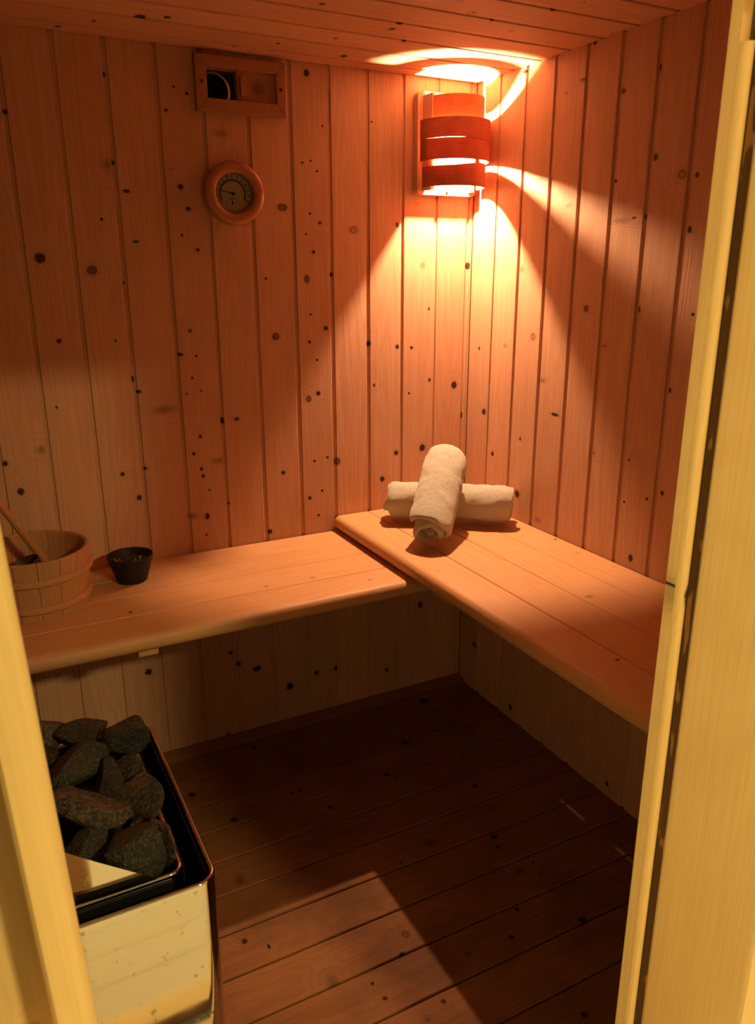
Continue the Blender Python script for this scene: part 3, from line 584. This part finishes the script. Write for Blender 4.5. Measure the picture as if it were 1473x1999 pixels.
# ------------------------------------------------------------------ towels
def terry(name, seed_):
    b = NB(name); P = b.coord()
    n = b.noise(P, 520, 3, .75); n2 = b.noise(P, 70, 3, .65)
    b.put(b.bsdf.inputs['Base Color'], b.mix(n2, (.92, .88, .80, 1), (.82, .77, .68, 1)))
    b.bsdf.inputs['Roughness'].default_value = .95; b.bsdf.inputs['Specular IOR Level'].default_value = .1
    b.bsdf.inputs['Sheen Weight'].default_value = .25
    b.bump(b.math('ADD', n, b.math('MULTIPLY', n2, .8)), 1.0, .006); return b.m
def towel(name, label, p0, p1, rad_, turns, seed_, squash=.92, flap=0.0):
    p0, p1 = Vector(p0), Vector(p1); ax = (p1 - p0); L = ax.length; ax.normalize()
    side = ax.cross(Vector((0, 0, 1))).normalized(); up = side.cross(ax)
    t = thing(name, label, 'towel', p0 + Vector((0, 0, -rad_)))
    r = random.Random(seed_); bm = bmesh.new()
    nS = 46 * turns; nL = 34
    core = .010; pitch = (rad_ - core) / turns; th = pitch * .80
    ph = r.uniform(0, 6); rings = []
    for i in range(nS + 1):
        f = i / nS; th_a = math.radians(r.uniform(0, 0)) + 2 * math.pi * turns * f + ph
        rm = core + (rad_ - core) * f - pitch * .5
        rm = max(rm, .006)
        endA = .010 * math.sin(th_a * .5 + 1 + seed_) + .007 * math.sin(1.7 * th_a + seed_) + (1 - f) * .004
        endB = .010 * math.sin(th_a * .45 + 2.2 + seed_) + .007 * math.sin(1.3 * th_a) + flap * max(0, 1 - abs(f - .72) * 7)
        loop = []
        hh = th / 2
        path = []
        for k in range(nL + 1): path.append((k / nL, +1))
        for k in range(1, 5): path.append(('b', k))
        for k in range(nL, -1, -1): path.append((k / nL, -1))
        for k in range(1, 5): path.append(('a', k))
        l0, l1 = endA + hh, L + endB - hh
        for q, s in path:
            if q == 'b':
                a = math.radians(90 - 180 * s / 5); l = l1 + hh * math.cos(a); d = hh * math.sin(a)
            elif q == 'a':
                a = math.radians(-90 - 180 * s / 5); l = l0 + hh * math.cos(a); d = hh * math.sin(a)
            else: l = l0 + (l1 - l0) * q; d = hh * s
            loop.append((rm + d, l))
        if i == 0 or i == nS:     # close the sheet's edge
            loop = [(rm + (q[0] - rm) * .25, q[1]) for q in loop]
        vs = []
        for rr_, l in loop:
            e = min(l, L - l); ro = rr_ * (1 - .10 * max(0, 1 - max(e, 0) / .03) ** 2 * f)
            pos = p0 + ax * l + side * (ro * math.cos(th_a)) + up * (ro * math.sin(th_a) * squash)
            nz = mnoise.noise(pos * 30) * .0034 + mnoise.noise(pos * 90) * .0022 + mnoise.noise(pos * 260) * .0011
            nrm = (side * math.cos(th_a) + up * math.sin(th_a)) * (1 if rr_ > rm else -.4)
            vs.append(bm.verts.new(pos + nrm * nz))
        rings.append(vs)
    n = len(rings[0])
    for i in range(nS):
        for j in range(n): bm.faces.new((rings[i][j], rings[i][(j + 1) % n], rings[i + 1][(j + 1) % n], rings[i + 1][j]))
    bm.faces.new(rings[0]); bm.faces.new(rings[-1][::-1])
    tl = t.location
    obj('roll', bm, terry('terry', seed_), t, Matrix.Translation(-Vector(tl)), True)
    return t
towel('rolled_towel', 'white rolled towel lying flat on the bench under the leaning one', (-.362, -.112, ZR + .068), (-.056, -.331, ZR + .068), .072, 3, 4, .95)
towel('rolled_towel', 'white rolled towel leaning up over the flat one, its spiral end facing front', (-.388, -.408, ZR + .0475), (-.236, -.256, ZR + .2125), .072, 3, 9, .92, .02)

# ------------------------------------------------------------------ sauna heater
hx0, hx1, hy0, hy1, hz = -1.665, -1.252, -1.237, -.762, .600
heater = thing('sauna_heater', 'polished steel electric sauna heater full of stones beside the door', 'heater', (-1.458, -1.0, 0))
iH = Matrix.Translation((1.458, 1.0, 0))
def shell(x0, y0, x1, y1, r, z0, z1, th, roll):
    bm = bmesh.new(); o = rrect(x0, y0, x1, y1, r, 8); n = len(o)
    cx_, cy_ = (x0 + x1) / 2, (y0 + y1) / 2
    def inset(q, d):
        out = []
        for k, (px, py) in enumerate(q):
            ax_, ay_ = q[k - 1]; bx_, by_ = q[(k + 1) % n]; tx, ty = bx_ - ax_, by_ - ay_; l = math.hypot(tx, ty)
            out.append((px - ty / l * d * -1 * -1, py + tx / l * d)) if False else out.append((px - ty / l * d, py + tx / l * d))
        return out
    prof = [(0, z0), (0, z1 - roll)] + [(roll * (1 - math.cos(math.radians(a))), z1 - roll + roll * math.sin(math.radians(a))) for a in (30, 60, 90, 120, 150, 180)] + [(2 * roll, z0)]
    rings = [[bm.verts.new((p[0], p[1], z)) for p in inset(o, d)] for d, z in prof]
    for a in range(len(rings)):
        A, Bq = rings[a], rings[(a + 1) % len(rings)]
        for k in range(n): bm.faces.new((A[k], A[(k + 1) % n], Bq[(k + 1) % n], Bq[k]))
    return bm
obj('outer_shell', shell(hx0, hy0, hx1, hy1, .030, .115, hz, .001, .0035), m_steel, heater, iH, True)
obj('inner_shell', shell(hx0 + .045, hy0 + .040, hx1 - .041, hy1 - .04, .022, .42, hz, .001, .0035), m_steel, heater, iH, True)
bm = bmesh.new(); prism(bm, rrect(hx0 + .008, hy0 + .008, hx1 - .008, hy1 - .008, .024), .46, .47, lambda u, d, l: (u, d, l)); obj('inner_floor', bm, m_steel_d, heater, iH)
for nm, x0, y0, x1, y1 in (('f', hx0 + .02, hy0 + .009, hx1 - .02, hy0 + .012), ('r', hx1 - .012, hy0 + .02, hx1 - .009, hy1 - .02), ('b', hx0 + .02, hy1 - .012, hx1 - .02, hy1 - .009), ('i', hx0 + .06, hy0 + .036, hx1 - .06, hy0 + .0385), ('j', hx1 - .0395, hy0 + .06, hx1 - .037, hy1 - .06)):
    obj('channel_liner', B((x0, y0, .471), (x1, y1, hz - .009)), m_steel_d, heater, iH)
for x in (hx0 + .05, hx1 - .05):
    for y in (hy0 + .05, hy1 - .05): obj('leg', B((x - .012, y - .012, 0), (x + .012, y + .012, .1149), bevel=.002), m_steel_d, heater, iH)
bm = bmesh.new()
def pp(x, z): return (x, -1.1965 + .11 * (z - hz) + .9 * max(0, -x - 1.40) ** 2, z)
cols = [(-1.334 - .0125 * k) for k in range(23)]
rows = [(x, hz + .001, min(hz + .0012 + .72 * (-1.334 - x), hz + .112)) for x in cols]
tv = [[bm.verts.new(pp(x, z0 + (z1 - z0) * q / 3)) for q in range(4)] for x, z0, z1 in rows]
bv = [[bm.verts.new(Vector(pp(x, z0 + (z1 - z0) * q / 3)) + Vector((0, .0012, -.0003))) for q in range(4)] for x, z0, z1 in rows]
for k in range(len(rows) - 1):
    for q in range(3):
        bm.faces.new((tv[k][q], tv[k][q + 1], tv[k + 1][q + 1], tv[k + 1][q])); bm.faces.new((bv[k][q], bv[k + 1][q], bv[k + 1][q + 1], bv[k][q + 1]))
    for q in (0, 3): bm.faces.new((tv[k][q], tv[k + 1][q], bv[k + 1][q], bv[k][q]))
obj('deflector_plate', bm, m_steel, heater, iH)

# ------------------------------------------------------------------ stones
def stone_mat(name, s, base, warm):
    b = NB(name); P = b.coord(); r = random.Random(s); off = (r.uniform(0, 9), r.uniform(0, 9), r.uniform(0, 9)); Q = b.vmath('ADD', P, off)
    n = b.noise(Q, 22, 4, .65); sp = b.noise(Q, 330, 2, .5); sp2 = b.noise(Q, 150, 3, .7)
    c = b.mix(b.map(n, .35, .68), c4(base), c4(warm))
    c = b.mix(b.map(sp, .55, .70, 0, .6), c, c4((.22, .20, .14))); c = b.mix(b.map(sp2, .42, .62, .75, 0), c, c4((.012, .014, .012)))
    b.put(b.bsdf.inputs['Base Color'], c); b.bsdf.inputs['Roughness'].default_value = .75
    b.bump(b.math('ADD', sp2, b.math('MULTIPLY', n, 1.2)), 1.0, .009); return b.m
SM = {'g': stone_mat('stone_green', 1, (.026, .034, .026), (.075, .058, .036)), 'b': stone_mat('stone_brown', 2, (.030, .027, .022), (.12, .055, .024)),
      'p': stone_mat('stone_pale', 3, (.060, .050, .040), (.22, .145, .095)), 'd': stone_mat('stone_dark', 4, (.014, .015, .014), (.035, .026, .018))}
def stone(label, pos, size, s, kind, rot=(0, 0, 0), flat=.8):
    r = random.Random(s); bm = bmesh.new(); bmesh.ops.create_icosphere(bm, subdivisions=4, radius=1)
    planes = []
    for _ in range(9):
        n = Vector((r.gauss(0, 1), r.gauss(0, 1), r.gauss(0, 1))).normalized(); planes.append((n, r.uniform(.50, .92)))
    for v in bm.verts:
        d = v.co.normalized(); k = 1.12
        for n, q in planes:
            c = d.dot(n)
            if c > .05: k = min(k, q / c)
        k *= 1.13 + .05 * mnoise.noise(d * 2.2 + Vector((s, 0, 0))) + .035 * mnoise.noise(d * 7 + Vector((0, s, 0))) + .016 * mnoise.noise(d * 22)
        v.co = d * k
    bmesh.ops.scale(bm, vec=size, verts=bm.verts)
    bmesh.ops.rotate(bm, cent=(0, 0, 0), matrix=Matrix.Rotation(math.radians(rot[2]), 3, 'Z') @ Matrix.Rotation(math.radians(rot[1]), 3, 'Y') @ Matrix.Rotation(math.radians(rot[0]), 3, 'X'), verts=bm.verts)
    o = obj('sauna_stone', bm, SM[kind], None, Matrix.Translation(pos), True)
    tag(o, label, 'stone', 'stones piled in the sauna heater'); return o
S_ = stone
S_('speckled grey sauna stone topmost at the far left of the pile', (-1.452, -.800, .652), (.036, .030, .026), 1, 'p', (0, 10, 20))
S_('long flat dark sauna stone at the back of the pile', (-1.385, -.815, .640), (.046, .032, .022), 2, 'd', (0, 5, -5))
S_('round dark sauna stone in the back right corner of the pile', (-1.314, -.868, .646), (.035, .033, .032), 3, 'd', (20, 0, 10))
S_('large green grey sauna stone in the middle of the pile', (-1.410, -.905, .632), (.054, .050, .034), 4, 'g', (-12, 0, 15))
S_('dark sauna stone beside the large green grey one', (-1.357, -.948, .618), (.026, .038, .030), 5, 'd', (10, 30, 0))
S_('small brown sauna stone just below the round dark one', (-1.322, -.918, .607), (.032, .030, .026), 6, 'b', (0, 0, 40))
S_('jagged brown sauna stone along the right rim', (-1.317, -.988, .598), (.030, .050, .032), 7, 'b', (0, 25, 15))
S_('large pale pinkish sauna stone with pointed right end', (-1.402, -1.026, .626), (.062, .044, .036), 8, 'p', (-18, 8, -28))
S_('dark green sauna stone behind the steel plate', (-1.428, -1.104, .602), (.042, .030, .034), 9, 'g', (0, -10, 20))
S_('big rough green sauna stone at the front of the pile', (-1.355, -1.128, .603), (.047, .043, .046), 10, 'g', (15, 0, 30))
S_('pale topped sauna stone in the front right corner', (-1.312, -1.108, .592), (.017, .052, .040), 11, 'p', (0, 0, 6))
S_('small orange brown sauna stone between the front stones', (-1.326, -1.050, .572), (.026, .022, .020), 12, 'b')
S_('dark sauna stone at the left edge under the speckled one', (-1.455, -.848, .622), (.028, .026, .026), 13, 'd')
S_('dark green sauna stone left of the large pale one', (-1.476, -.962, .612), (.034, .036, .034), 14, 'g')
S_('blackish sauna stone half hidden by the door frame', (-1.482, -1.040, .604), (.030, .030, .032), 15, 'd')
S_('dark sauna stone low in the pile near the right rim', (-1.362, -.990, .548), (.036, .040, .030), 16, 'd')
for k, (x, y) in enumerate([(-1.40, -.85), (-1.42, -1.00), (-1.35, -1.09)]):
    S_('dark sauna stone in the shaded lower layer of the pile, ' + ('at its back', 'in its middle', 'near the steel plate')[k], (x, y, .515), (.038, .038, .036), 30 + k, 'd', (k * 20, 0, k * 35))
